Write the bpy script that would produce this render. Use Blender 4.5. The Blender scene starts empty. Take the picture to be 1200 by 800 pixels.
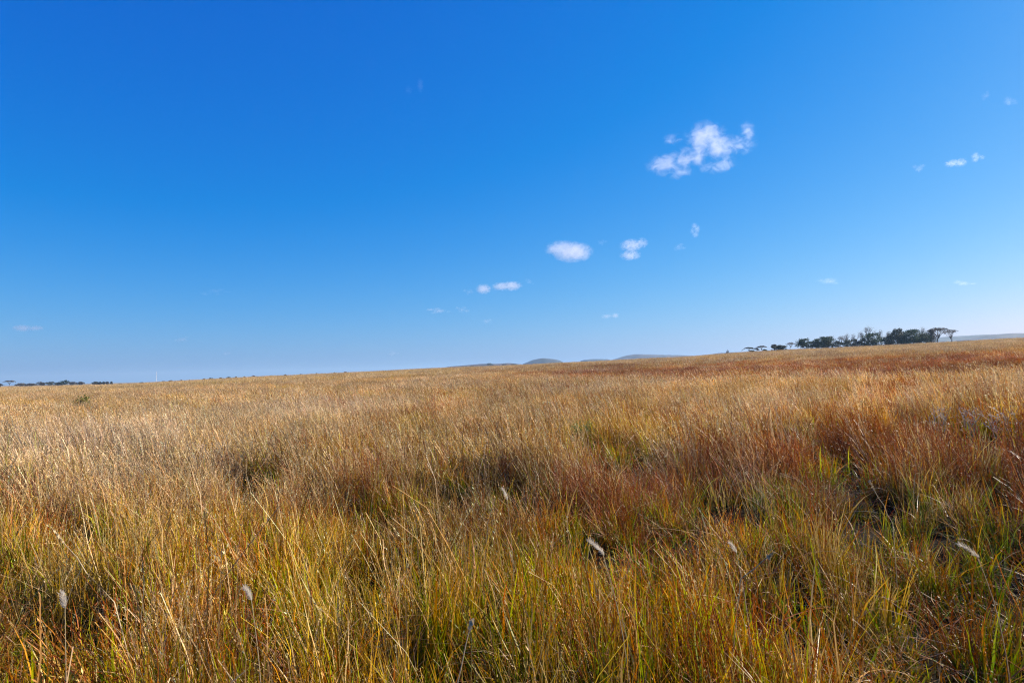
import bpy, math, random
import numpy as np
from mathutils import Vector, Matrix

R = math.radians
scene = bpy.context.scene
COL = scene.collection
rng = np.random.default_rng(11)
random.seed(5)

# ---------------------------------------------------------------- camera
EYE = 1.65
FPX = 796.0                      # focal length in pixels of a 1200 px wide frame
ROLL, PITCH = R(1.3), math.atan(33 / FPX)
cam_d = bpy.data.cameras.new('camera')
cam_d.sensor_width = 36.0
cam_d.lens = 36.0 * FPX / 1200.0
cam_d.clip_start, cam_d.clip_end = 0.05, 120000.0
cam = bpy.data.objects.new('camera', cam_d)
COL.objects.link(cam)
fwd = Vector((0, math.cos(PITCH), math.sin(PITCH)))
up0 = Vector((0, -math.sin(PITCH), math.cos(PITCH)))
rt0 = Vector((1, 0, 0))
rt = rt0 * math.cos(ROLL) - up0 * math.sin(ROLL)
up = up0 * math.cos(ROLL) + rt0 * math.sin(ROLL)
cam.matrix_world = Matrix(((rt.x, up.x, -fwd.x, 0), (rt.y, up.y, -fwd.y, 0), (rt.z, up.z, -fwd.z, EYE), (0, 0, 0, 1)))
scene.camera = cam

# ---------------------------------------------------------------- sky and sun
SUN_EL, SUN_AZ = R(31), R(69)
EXPOSURE, SKY_STRENGTH = 0.98, 0.0507
world = bpy.data.worlds.new('World')
scene.world = world
world.use_nodes = True
wt = world.node_tree
bg = wt.nodes['Background']
bg.inputs[1].default_value = SKY_STRENGTH
sky = wt.nodes.new('ShaderNodeTexSky')
sky.sky_type = 'NISHITA'
sky.sun_disc = False
sky.sun_elevation, sky.sun_rotation = SUN_EL, SUN_AZ
sky.air_density, sky.dust_density, sky.ozone_density = 1.0, 0.5, 1.0
sep = wt.nodes.new('ShaderNodeSeparateColor')
com = wt.nodes.new('ShaderNodeCombineColor')
wt.links.new(sky.outputs[0], sep.inputs[0])
kk = 1.0 / (SKY_STRENGTH * 2 ** EXPOSURE)
for i, (a, g, off) in enumerate(((0.725, 1.74, -0.048), (0.775, 1.03, 0.0), (1.075, 0.44, 0.0))):
    a, off = a * 0.1 ** g * kk, off * kk                     # each channel graded like the photograph's deep blue
    p = wt.nodes.new('ShaderNodeMath'); p.operation = 'POWER'; p.inputs[1].default_value = g
    m = wt.nodes.new('ShaderNodeMath'); m.operation = 'MULTIPLY_ADD'
    m.inputs[1].default_value, m.inputs[2].default_value = a, off
    x = wt.nodes.new('ShaderNodeMath'); x.operation = 'MAXIMUM'; x.inputs[1].default_value = 0.0
    wt.links.new(sep.outputs[i], p.inputs[0]); wt.links.new(p.outputs[0], m.inputs[0])
    wt.links.new(m.outputs[0], x.inputs[0]); wt.links.new(x.outputs[0], com.inputs[i])
wt.links.new(com.outputs[0], bg.inputs[0])

sun_d = bpy.data.lights.new('sun', 'SUN')
sun_d.energy, sun_d.angle, sun_d.color = 5.0, R(0.53), (1.0, 0.91, 0.77)
sun = bpy.data.objects.new('sun', sun_d)
COL.objects.link(sun)
sdir = Vector((math.sin(SUN_AZ) * math.cos(SUN_EL), math.cos(SUN_AZ) * math.cos(SUN_EL), math.sin(SUN_EL)))
sun.rotation_euler = sdir.to_track_quat('Z', 'Y').to_euler()

vs = scene.view_settings
vs.view_transform, vs.look, vs.exposure, vs.gamma = 'Standard', 'None', EXPOSURE, 1.0
vs.use_curve_mapping = False
cy = scene.cycles
cy.use_denoising = True
cy.denoiser = 'OPENIMAGEDENOISE'
cy.denoising_input_passes = 'RGB_ALBEDO_NORMAL'
cy.denoising_prefilter = 'NONE'
cy.max_bounces, cy.diffuse_bounces, cy.glossy_bounces = 5, 1, 1
cy.transmission_bounces, cy.transparent_max_bounces, cy.volume_bounces = 4, 8, 4
scene.render.film_transparent = False
cy.filter_width = 1.2


# ---------------------------------------------------------------- small helpers
def tag(o, label=None, cat=None, group=None, kind=None):
    if label: o['label'] = label
    if cat: o['category'] = cat
    if group: o['group'] = group
    if kind: o['kind'] = kind
    return o

def empty(name, loc, rz=0.0):
    o = bpy.data.objects.new(name, None)
    COL.objects.link(o)
    o.location = loc
    o.rotation_euler = (0, 0, rz)
    o.empty_display_size = 0.3
    return o

def np_mesh(name, V, F, C=None, mats=(), smooth=False):
    """one mesh from arrays: V (n,3), F (m,4) or (m,3), C (n,3) point colours"""
    V = np.asarray(V, np.float32).reshape(-1, 3); F = np.asarray(F, np.int32)
    me = bpy.data.meshes.new(name)
    k = F.shape[1]
    me.vertices.add(len(V)); me.vertices.foreach_set('co', V.ravel())
    me.loops.add(F.size); me.loops.foreach_set('vertex_index', F.ravel())
    me.polygons.add(len(F)); me.polygons.foreach_set('loop_start', np.arange(len(F), dtype=np.int32) * k)
    me.update(calc_edges=True)
    if C is not None:
        a = me.color_attributes.new('col', 'FLOAT_COLOR', 'POINT')
        C4 = np.ones((len(V), 4), np.float32); C4[:, :3] = C
        a.data.foreach_set('color', C4.ravel())
    if smooth:
        me.polygons.foreach_set('use_smooth', np.ones(len(F), bool))
    for m in mats: me.materials.append(m)
    return me

def link(name, me, parent=None, loc=None):
    o = bpy.data.objects.new(name, me)
    COL.objects.link(o)
    if parent: o.parent = parent
    if loc is not None: o.location = loc
    return o

def sstep(a, b, x):
    t = np.clip((np.asarray(x, float) - a) / (b - a), 0, 1)
    return t * t * (3 - 2 * t)

_G = np.random.default_rng(77).random((256, 256))
def vnoise(x, y, s):
    """smooth value noise in 0..1 with feature size s"""
    x = np.asarray(x, float) / s + 1000.37; y = np.asarray(y, float) / s + 1000.71
    ix, iy = np.floor(x).astype(int), np.floor(y).astype(int)
    fx, fy = x - ix, y - iy
    fx, fy = fx * fx * (3 - 2 * fx), fy * fy * (3 - 2 * fy)
    g = lambda a, b: _G[a & 255, b & 255]
    return (g(ix, iy) * (1 - fx) + g(ix + 1, iy) * fx) * (1 - fy) + (g(ix, iy + 1) * (1 - fx) + g(ix + 1, iy + 1) * fx) * fy

def fbm(x, y, s):
    return (vnoise(x, y, s) + 0.5 * vnoise(x, y, s * 0.47) + 0.25 * vnoise(x, y, s * 0.21)) / 1.75


# ---------------------------------------------------------------- lie of the land
PX = np.array([-300, 0, 150, 225, 300, 400, 500, 600, 700, 800, 873, 950, 1000, 1100, 1200, 1500.])
CREST = np.array([-8, -7.8, -7.3, -4.2, -1.8, .5, 3.5, 5, 7.3, 10.5, 14.0, 16.3, 17.5, 20.2, 23.0, 28.])
AZ = np.arctan((PX - 600) / FPX)
RC = 310.0
PLAIN = -3.6

def ground_z(x, y):
    x, y = np.asarray(x, float), np.asarray(y, float)
    r = np.hypot(x, y) + 1e-6
    az = np.arctan2(x, y)
    e = np.interp(np.clip(az, AZ[0], AZ[-1]), AZ, CREST)
    zc = EYE - 0.5 + e / FPX * RC * np.cos(np.clip(az, -0.8, 0.8))
    t = r / RC
    back = sstep(1.75, 1.0, np.abs(az))          # the slope lies ahead, level ground behind
    zc = zc * back
    z_in = zc * np.minimum(t, 1) ** 1.15
    d = np.maximum(r - RC, 0)
    z_out = zc - 0.00012 * d * d
    z_out = np.maximum(z_out, -0.0052 * r)               # a broad shallow valley beyond the rise
    z = np.where(r < RC, z_in, z_out)
    und = (vnoise(x, y, 9.0) - 0.5) * 0.22 + (vnoise(x, y, 31.0) - 0.5) * 0.35
    z = z + und * sstep(3, 22, r) * sstep(4000, 300, r) + (fbm(x, y, 1.1) - 0.5) * 0.14 * sstep(90, 20, r)
    return z

def project(x, y, z):
    dx, dy, dz = x, y, z - EYE
    c = dx * rt.x + dy * rt.y + dz * rt.z
    d = dx * fwd.x + dy * fwd.y + dz * fwd.z
    u = dx * up.x + dy * up.y + dz * up.z
    d = np.maximum(d, 0.05)
    return 600 + FPX * c / d, 400 - FPX * u / d

def ray(px, py):
    v = rt * (px - 600) + up * (400 - py) + fwd * FPX
    return v / v.y                                # per metre of depth along +Y

def stand(px, depth):
    """ground point seen at picture column px at the given depth"""
    x = ray(px, 433 - 0.0227 * (px - 600)).x * depth
    return Vector((x, depth, float(ground_z(x, depth))))

def horizon_row(px):
    return 433 - 0.0227 * (px - 600)


# ---------------------------------------------------------------- vegetation map (where each sort of grass grows)
def veg(x, y):
    """weights of straw, rust, green, gold grass at ground points"""
    z = ground_z(x, y)
    px, py = project(x, y, z + 0.5)
    r = np.hypot(x, y)
    far = sstep(5, 40, r)
    px = px + (fbm(x, y, 6 + 0 * r) - .5) * 160 + (vnoise(x, y, 40) - .5) * 60 * far
    crest = horizon_row(px) - np.interp(px, PX, CREST)
    t = np.maximum(py - crest, 0)
    t = t * (1 + (fbm(x + 50, y, 3 + 0 * r) - .5) * 0.9)
    right = sstep(380, 1000, px)
    # far rust band across the slope
    tc = 11 + 18 * sstep(600, 1200, px); tw = 6 + 7 * sstep(600, 1200, px)
    band = sstep(500, 680, px) * np.exp(-((t - tc) / tw) ** 2)
    rust = band * 9.0
    rust += 0.5 * sstep(150, 500, px) * np.exp(-((t - 40) / 30) ** 2)
    # nearer rust belt
    rust += (0.75 + 1.5 * sstep(760, 950, px)) * np.exp(-((t - 112) / 42) ** 2) * sstep(60, 420, px)
    rust += 0.55 * sstep(60, 130, t) * (0.6 + .5 * right)
    straw = 1.2 * sstep(0, 3, 14 - t) * 0.6 + 1.5 * np.exp(-((t - 55) / 45) ** 2) + 0.35
    straw = straw * (1 - 0.5 * sstep(100, 190, t)) * (1 - 0.85 * band)
    green = 0.22 * np.exp(-((t - 75) / 30) ** 2) + sstep(115, 225, t) * (0.62 + 1.3 * right) + 0.10
    straw = straw * (1 - .65 * right * sstep(95, 170, t)) + 0.15 * sstep(110, 200, t) * (1 - .7 * right)
    gold = 0.35 + 0.7 * sstep(130, 40, t) * (1 - right) + sstep(120, 230, t) * 0.75
    W = np.stack([straw, rust, green, gold], -1)
    W = W * (0.25 + 1.5 * np.stack([fbm(x + 13 * k, y - 7 * k, 1.9) for k in range(4)], -1)) ** 3 * (0.3 + 1.4 * np.stack([fbm(x - 31 * k, y + 57 * k, 9.0) for k in range(4)], -1)) ** 2
    return W / W.sum(-1, keepdims=True), t, px

THATCH = np.array([(0.34, 0.235, 0.12), (0.18, 0.07, 0.03), (0.15, 0.14, 0.035), (0.32, 0.205, 0.075)])


# ---------------------------------------------------------------- materials
def nodes_of(m):
    m.use_nodes = True
    return m.node_tree.nodes, m.node_tree.links

def grass_material(name, trans=0.4, rough=0.45, spec=0.35):
    m = bpy.data.materials.new(name)
    n, l = nodes_of(m)
    b = n['Principled BSDF']; out = n['Material Output']
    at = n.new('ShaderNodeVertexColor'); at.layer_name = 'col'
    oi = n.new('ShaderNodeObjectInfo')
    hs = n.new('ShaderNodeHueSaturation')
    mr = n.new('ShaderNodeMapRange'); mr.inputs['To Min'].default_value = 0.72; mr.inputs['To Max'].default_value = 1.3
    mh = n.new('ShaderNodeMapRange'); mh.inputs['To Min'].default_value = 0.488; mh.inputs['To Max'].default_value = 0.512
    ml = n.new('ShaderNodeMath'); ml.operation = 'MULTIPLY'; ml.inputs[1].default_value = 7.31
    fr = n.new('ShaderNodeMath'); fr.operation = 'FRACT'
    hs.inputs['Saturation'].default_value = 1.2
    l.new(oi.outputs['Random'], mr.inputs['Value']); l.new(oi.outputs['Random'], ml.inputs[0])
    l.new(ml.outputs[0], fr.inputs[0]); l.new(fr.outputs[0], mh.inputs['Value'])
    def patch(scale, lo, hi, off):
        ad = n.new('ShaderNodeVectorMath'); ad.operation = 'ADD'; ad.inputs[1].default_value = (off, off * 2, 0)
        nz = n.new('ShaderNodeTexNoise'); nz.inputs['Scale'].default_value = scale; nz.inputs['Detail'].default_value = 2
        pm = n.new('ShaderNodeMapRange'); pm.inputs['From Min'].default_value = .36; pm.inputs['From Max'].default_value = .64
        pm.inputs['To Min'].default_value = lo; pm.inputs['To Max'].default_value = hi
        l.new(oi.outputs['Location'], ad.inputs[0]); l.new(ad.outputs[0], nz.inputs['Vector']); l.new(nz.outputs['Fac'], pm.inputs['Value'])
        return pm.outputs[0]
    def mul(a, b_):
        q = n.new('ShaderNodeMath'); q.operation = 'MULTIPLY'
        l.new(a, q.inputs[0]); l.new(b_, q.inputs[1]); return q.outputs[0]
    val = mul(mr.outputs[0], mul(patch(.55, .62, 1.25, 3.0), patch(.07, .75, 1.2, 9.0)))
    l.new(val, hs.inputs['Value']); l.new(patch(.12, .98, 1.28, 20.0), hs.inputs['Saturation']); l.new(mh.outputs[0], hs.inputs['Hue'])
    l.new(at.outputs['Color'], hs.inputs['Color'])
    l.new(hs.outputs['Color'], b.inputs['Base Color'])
    b.inputs['Roughness'].default_value = rough
    b.inputs['Specular IOR Level'].default_value = spec
    tr = n.new('ShaderNodeBsdfTranslucent')
    hs2 = n.new('ShaderNodeHueSaturation'); hs2.inputs['Saturation'].default_value = 1.18; hs2.inputs['Value'].default_value = 1.1
    l.new(hs.outputs['Color'], hs2.inputs['Color']); l.new(hs2.outputs['Color'], tr.inputs['Color'])
    mx = n.new('ShaderNodeMixShader'); mx.inputs[0].default_value = trans
    l.new(b.outputs[0], mx.inputs[1]); l.new(tr.outputs[0], mx.inputs[2]); l.new(mx.outputs[0], out.inputs[0])
    return m

def leaf_material(name, c1, c2, trans=0.25, scale=0.8):
    m = bpy.data.materials.new(name)
    n, l = nodes_of(m)
    b = n['Principled BSDF']; out = n['Material Output']
    tc = n.new('ShaderNodeTexCoord')
    nz = n.new('ShaderNodeTexNoise'); nz.inputs['Scale'].default_value = scale; nz.inputs['Detail'].default_value = 4
    cr = n.new('ShaderNodeValToRGB')
    cr.color_ramp.elements[0].position, cr.color_ramp.elements[1].position = 0.35, 0.68
    cr.color_ramp.elements[0].color, cr.color_ramp.elements[1].color = (*c1, 1), (*c2, 1)
    l.new(tc.outputs['Object'], nz.inputs['Vector']); l.new(nz.outputs['Fac'], cr.inputs['Fac'])
    l.new(cr.outputs['Color'], b.inputs['Base Color'])
    b.inputs['Roughness'].default_value = 0.7
    tr = n.new('ShaderNodeBsdfTranslucent'); l.new(cr.outputs['Color'], tr.inputs['Color'])
    mx = n.new('ShaderNodeMixShader'); mx.inputs[0].default_value = trans
    l.new(b.outputs[0], mx.inputs[1]); l.new(tr.outputs[0], mx.inputs[2]); l.new(mx.outputs[0], out.inputs[0])
    return m

GRASS_MAT = grass_material('dry_grass_blades', 0.24, 0.48, 0.32)
BARK = leaf_material('bark', (0.05, 0.04, 0.03), (0.12, 0.09, 0.065), 0.0, 1.5)
BARK_GREY = leaf_material('grey_bark', (0.13, 0.11, 0.09), (0.24, 0.20, 0.17), 0.0, 1.5)
LEAF_DARK = leaf_material('dark_evergreen_leaf', (0.014, 0.036, 0.014), (0.042, 0.078, 0.026))
LEAF_OLIVE = leaf_material('olive_leaf', (0.025, 0.032, 0.014), (0.065, 0.065, 0.03))
LEAF_BROWN = leaf_material('brownish_leaf', (0.05, 0.038, 0.025), (0.12, 0.085, 0.055))
LEAF_GREY = leaf_material('grey_leaf', (0.10, 0.085, 0.07), (0.20, 0.165, 0.13))
LEAF_YELLOWGREEN = leaf_material('yellow_green_leaf', (0.16, 0.16, 0.03), (0.34, 0.29, 0.07), 0.35, 5)
LEAF_GREEN = leaf_material('fresh_green_leaf', (0.10, 0.18, 0.04), (0.24, 0.30, 0.09), 0.4, 5)
STRAW_PLAIN = leaf_material('pale_straw', (0.45, 0.33, 0.17), (0.6, 0.47, 0.28), 0.2, 9)
PLUME = leaf_material('white_plume', (0.70, 0.60, 0.46), (0.85, 0.77, 0.64), 0.5, 30)
DEADWOOD = leaf_material('ash_grey_twig', (0.36, 0.30, 0.24), (0.62, 0.53, 0.44), 0.3, 9)

gm = bpy.data.materials.new('dry_grassland_soil')
n, l = nodes_of(gm)
b = n['Principled BSDF']
at = n.new('ShaderNodeVertexColor'); at.layer_name = 'col'
geo = n.new('ShaderNodeNewGeometry')
n1 = n.new('ShaderNodeTexNoise'); n1.inputs['Scale'].default_value = 6.0; n1.inputs['Detail'].default_value = 8
n2 = n.new('ShaderNodeTexNoise'); n2.inputs['Scale'].default_value = 0.03; n2.inputs['Detail'].default_value = 6
l.new(geo.outputs['Position'], n1.inputs['Vector']); l.new(geo.outputs['Position'], n2.inputs['Vector'])
mr = n.new('ShaderNodeMapRange'); mr.inputs['From Min'].default_value = 0.3; mr.inputs['From Max'].default_value = 0.7
mr.inputs['To Min'].default_value = 0.45; mr.inputs['To Max'].default_value = 1.25
l.new(n1.outputs['Fac'], mr.inputs['Value'])
mr2 = n.new('ShaderNodeMapRange'); mr2.inputs['From Min'].default_value = 0.3; mr2.inputs['From Max'].default_value = 0.7
mr2.inputs['To Min'].default_value = 0.75; mr2.inputs['To Max'].default_value = 1.2
l.new(n2.outputs['Fac'], mr2.inputs['Value'])
mm = n.new('ShaderNodeMath'); mm.operation = 'MULTIPLY'
l.new(mr.outputs[0], mm.inputs[0]); l.new(mr2.outputs[0], mm.inputs[1])
vm = n.new('ShaderNodeVectorMath'); vm.operation = 'SCALE'
l.new(at.outputs['Color'], vm.inputs[0]); l.new(mm.outputs[0], vm.inputs['Scale'])
l.new(vm.outputs[0], b.inputs['Base Color'])
b.inputs['Roughness'].default_value = 0.95; b.inputs['Specular IOR Level'].default_value = 0.05
bp = n.new('ShaderNodeBump'); bp.inputs['Strength'].default_value = 0.6; bp.inputs['Distance'].default_value = 0.05
l.new(n1.outputs['Fac'], bp.inputs['Height']); l.new(bp.outputs[0], b.inputs['Normal'])

# ---------------------------------------------------------------- ground: one polar sheet to the horizon
radii = np.concatenate([np.linspace(0.25, 30, 200), np.geomspace(30.3, 600, 150), np.geomspace(620, 13500, 40)])
nA = 720
ang = np.linspace(-math.pi, math.pi, nA, endpoint=False)
rr, aa = np.meshgrid(radii, ang, indexing='ij')
gx, gy = rr * np.sin(aa), rr * np.cos(aa)
gz = ground_z(gx, gy)
W_, _, _ = veg(gx, gy)
gcol = W_ @ THATCH
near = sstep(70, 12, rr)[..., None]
gcol = gcol * (1 - near) + np.array((0.020, 0.014, 0.008)) * near      # bare soil and mulch between near tussocks, shade painted into the dark colour
V = np.stack([gx, gy, gz], -1).reshape(-1, 3)
V = np.concatenate([V, [[0, 0, float(ground_z(0.0, 0.001))]]])
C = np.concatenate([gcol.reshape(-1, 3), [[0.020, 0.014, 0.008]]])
I = np.arange(len(radii) * nA).reshape(len(radii), nA)
J = np.roll(I, -1, 1)
F = np.stack([I[:-1], I[1:], J[1:], J[:-1]], -1).reshape(-1, 4)
# the hub is closed with narrow quads so the sheet stays one mesh
hub = len(V) - 1
half = nA // 2
Fh = np.array([[hub, I[0, k], I[0, (k + 1) % nA], I[0, (k + 2) % nA]] for k in range(0, nA, 2)])
F = np.concatenate([F, Fh])
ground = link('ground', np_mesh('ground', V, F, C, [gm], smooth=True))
tag(ground, 'dry grassland floor rising gently to the right', kind='structure')

# ---------------------------------------------------------------- hills far behind
def hill_material(name, c1, c2, scale):
    m = leaf_material(name, c1, c2, 0.0, scale)
    return m
HM_GREEN = hill_material('scrub_hillside', (0.012, 0.022, 0.018), (0.06, 0.06, 0.045), 0.03)
HM_BROWN = hill_material('dry_hillside', (0.03, 0.028, 0.026), (0.115, 0.085, 0.065), 0.03)

def hill(prof, depth, thick, mat, label, seed):
    """a long mound: prof is its skyline as (column, row) seen from the road; thick is its depth in metres"""
    prof = np.array(prof, float)
    N, M = 90, 24
    px = np.linspace(prof[0, 0], prof[-1, 0], N)
    row = np.interp(px, prof[:, 0], prof[:, 1])
    k = np.array([.25, .5, .25]); row = np.convolve(np.pad(row, 1, mode='edge'), k, 'valid')
    x = np.array([ray(p, horizon_row(p)).x for p in px]) * depth
    h = (horizon_row(px) - row) / FPX * depth + EYE + 40
    s = np.linspace(-1, 1, M)
    X, S = np.meshgrid(x, s, indexing='ij')
    H = np.repeat(h[:, None], M, 1)
    nz = (fbm(X + seed * 97, S * thick + seed * 31, thick * 0.5) - 0.5)
    Z = H * np.sqrt(np.maximum(1 - np.abs(S) ** 2.2, 0)) * (1 + 0.55 * nz * np.abs(S)) + (fbm(X * 3, S * thick * 3, 70) - .5) * 0.03 * H - 40
    Y = depth + S * thick + 0.15 * thick * nz
    cx, cyy = x.mean(), depth
    V = np.stack([X - cx, Y - cyy, Z], -1).reshape(-1, 3)
    I = np.arange(N * M).reshape(N, M)
    F = np.stack([I[:-1, :-1], I[1:, :-1], I[1:, 1:], I[:-1, 1:]], -1).reshape(-1, 4)
    o = link('hill', np_mesh('hill', V, F, None, [mat], smooth=True), loc=(cx, cyy, 0))
    tag(o, label, kind='structure')
    return o

hill([(505, 433), (530, 429.5), (560, 427), (600, 426), (625, 428), (650, 432)], 1700, 220, HM_BROWN, 'low brown rise dotted with bushes in the middle of the skyline', 1)
hill([(608, 430), (614, 426), (624, 422.5), (636, 420.3), (648, 420.5), (656, 422.5), (662, 426), (668, 431)], 2600, 330, HM_GREEN, 'small rounded blue-green hill on the skyline', 2)
hill([(676, 428), (684, 421.8), (696, 420.5), (710, 420.6), (722, 424), (735, 430)], 3300, 330, HM_GREEN, 'small pale blue flat hill beside the long flat-topped one', 3)
hill([(705, 428), (714, 423), (725, 420), (736, 416.5), (744, 415.0), (758, 415.4), (785, 416.2), (812, 417.3), (850, 420), (880, 424)], 3000, 420, HM_BROWN, 'long flat-topped mauve hill on the skyline', 4)
hill([(812, 420), (835, 415.5), (855, 412.8), (880, 412), (900, 416)], 1500, 200, HM_BROWN, 'low brown shoulder beneath the lone small tree', 5)
hill([(1040, 404), (1075, 398), (1105, 394.6), (1120, 393.8), (1140, 392.8), (1156, 393), (1180, 396), (1200, 402)], 2300, 300, HM_GREEN, 'distant blue ridge behind the flat-crowned acacias', 6)
hill([(1128, 399), (1145, 396), (1158, 393.5), (1170, 391.8), (1185, 390.6), (1200, 390.4), (1240, 389), (1300, 388), (1400, 388)], 1800, 220, HM_BROWN, 'grey-brown hill at the far right of the skyline', 7)

# ---------------------------------------------------------------- grass tussocks
def palette(kind, t, N, rg):
    """linear colour along a blade, t in 0..1 (N, S)"""
    j = rg.normal(0, 1, (N, 1))
    pick = rg.random((N, 1))
    def ramp(stops):
        ts = [s[0] for s in stops]; cs = np.array([s[1] for s in stops])
        return np.stack([np.interp(t, ts, cs[:, k]) for k in range(3)], -1)
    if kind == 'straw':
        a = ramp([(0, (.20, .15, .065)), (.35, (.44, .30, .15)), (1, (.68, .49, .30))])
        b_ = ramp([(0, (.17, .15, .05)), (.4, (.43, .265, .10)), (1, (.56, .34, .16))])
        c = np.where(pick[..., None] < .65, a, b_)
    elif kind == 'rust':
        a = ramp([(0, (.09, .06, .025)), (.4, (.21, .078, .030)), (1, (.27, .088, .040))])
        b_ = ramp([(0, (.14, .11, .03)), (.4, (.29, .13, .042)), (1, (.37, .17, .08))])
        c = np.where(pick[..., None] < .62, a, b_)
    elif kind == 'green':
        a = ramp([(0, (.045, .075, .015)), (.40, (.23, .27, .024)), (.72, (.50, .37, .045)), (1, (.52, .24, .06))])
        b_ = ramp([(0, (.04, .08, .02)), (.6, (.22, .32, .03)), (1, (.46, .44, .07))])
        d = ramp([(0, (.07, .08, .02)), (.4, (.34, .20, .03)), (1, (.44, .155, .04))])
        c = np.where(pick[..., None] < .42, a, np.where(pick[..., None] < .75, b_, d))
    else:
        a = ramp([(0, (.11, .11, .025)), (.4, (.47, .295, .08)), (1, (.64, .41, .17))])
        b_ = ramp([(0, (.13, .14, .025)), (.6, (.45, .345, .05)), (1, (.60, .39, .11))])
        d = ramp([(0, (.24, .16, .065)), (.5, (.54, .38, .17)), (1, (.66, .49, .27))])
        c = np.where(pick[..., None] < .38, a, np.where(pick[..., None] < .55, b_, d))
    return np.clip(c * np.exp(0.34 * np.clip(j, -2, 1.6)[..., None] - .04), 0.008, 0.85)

def blades(kind, N, foot, Hm, Hs, Wm, bend, rg, S=5, stiff=2.0, lean=0.0, culm=False, z0=None, droop=0.0):
    a = rg.random(N) * 2 * math.pi
    rad = foot * np.sqrt(rg.random(N))
    bx, by = rad * np.cos(a), rad * np.sin(a)
    d = a + rg.normal(0, 1.0, N)
    H = np.clip(Hm + Hs * rg.normal(0, 1, N), Hm * 0.35, Hm * 1.6)
    bd = np.abs(rg.normal(bend, bend * 0.7, N))
    t = np.linspace(0, 1, S + 1)[None, :]
    off = (bd[:, None] * t ** stiff + 0.10 * rg.normal(0, 1, (N, 1)) * t) * H[:, None]
    ln = (lean + 0.06 * rg.normal(0, 1, (N, 1))) * t ** 1.6 * H[:, None]
    kx, ky = (rg.normal(0, .012, (N, S + 1)) * t * H[:, None] for _ in range(2))
    x = bx[:, None] + np.cos(d)[:, None] * off - ln + kx
    y = by[:, None] + np.sin(d)[:, None] * off + ky
    z = H[:, None] * (t - 0.30 * np.minimum(bd, 1.5)[:, None] * t ** 3 - droop * t ** 6)
    if z0 is not None: z = z + z0
    W = Wm * np.clip(1 + .35 * rg.normal(0, 1, N), .4, 2)
    prof = np.ones_like(t) * (1 - 0.35 * t) if culm else np.minimum(1, (0.55 + 1.6 * t)) * np.clip(1 - t, 0, 1) ** 0.55
    w = W[:, None] * np.maximum(prof, 0.04) * 0.5
    sa = rg.random(N)[:, None] * math.pi + t * rg.normal(0, .7, (N, 1))
    sx, sy = np.cos(sa) * w, np.sin(sa) * w
    P = np.stack([np.stack([x - sx, y - sy, z], -1), np.stack([x + sx, y + sy, z], -1)], 2)       # N,S+1,2,3
    V = P.reshape(-1, 3)
    base = (np.arange(N) * (S + 1) * 2)[:, None] + (np.arange(S) * 2)[None, :]
    F = np.stack([base, base + 1, base + 3, base + 2], -1).reshape(-1, 4)
    tt = np.repeat(t, N, 0)
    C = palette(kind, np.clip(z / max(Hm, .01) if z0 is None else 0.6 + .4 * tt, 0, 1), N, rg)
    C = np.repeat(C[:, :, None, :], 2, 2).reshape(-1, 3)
    spine = np.stack([x, y, z], -1)
    return V, F, C, spine, H

def spikelets(spine, kind, n, size, t0, rg, spread=1.0):
    """small husks up the top of each culm"""
    N, S1, _ = spine.shape
    t = t0 + (1 - t0) * rg.random((N, n))
    f = t * (S1 - 1); i = np.minimum(f.astype(int), S1 - 2); fr = (f - i)[..., None]
    idx = np.arange(N)[:, None]
    p = spine[idx, i] * (1 - fr) + spine[idx, i + 1] * fr
    dirv = rg.normal(0, .38, (N, n, 3)) * np.array((1, 1, .6)) * spread + np.array((-.25, 0, 1.0))
    dirv /= np.linalg.norm(dirv, axis=-1, keepdims=True)
    sd = np.cross(dirv, rg.normal(0, 1, (N, n, 3))); sd /= np.linalg.norm(sd, axis=-1, keepdims=True) + 1e-6
    L = size * (0.5 + rg.random((N, n, 1)))
    w = L * 0.10
    q = np.stack([p, p + dirv * L * .45 + sd * w, p + dirv * L, p + dirv * L * .45 - sd * w], 2).reshape(-1, 3)
    F = np.arange(N * n * 4).reshape(-1, 4)
    C = palette(kind, np.full((N, 1), .95), N, rg)
    C = np.clip(C * np.array((1.12, 1.08, 1.05)), 0, .85)
    C = np.repeat(np.repeat(C, n, 1)[:, :, None, :], 4, 2).reshape(-1, 3)
    C = np.clip(C * (0.8 + 0.5 * np.repeat(rg.random(N * n), 4)[:, None]), 0, .85)
    return q, F, C

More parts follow.
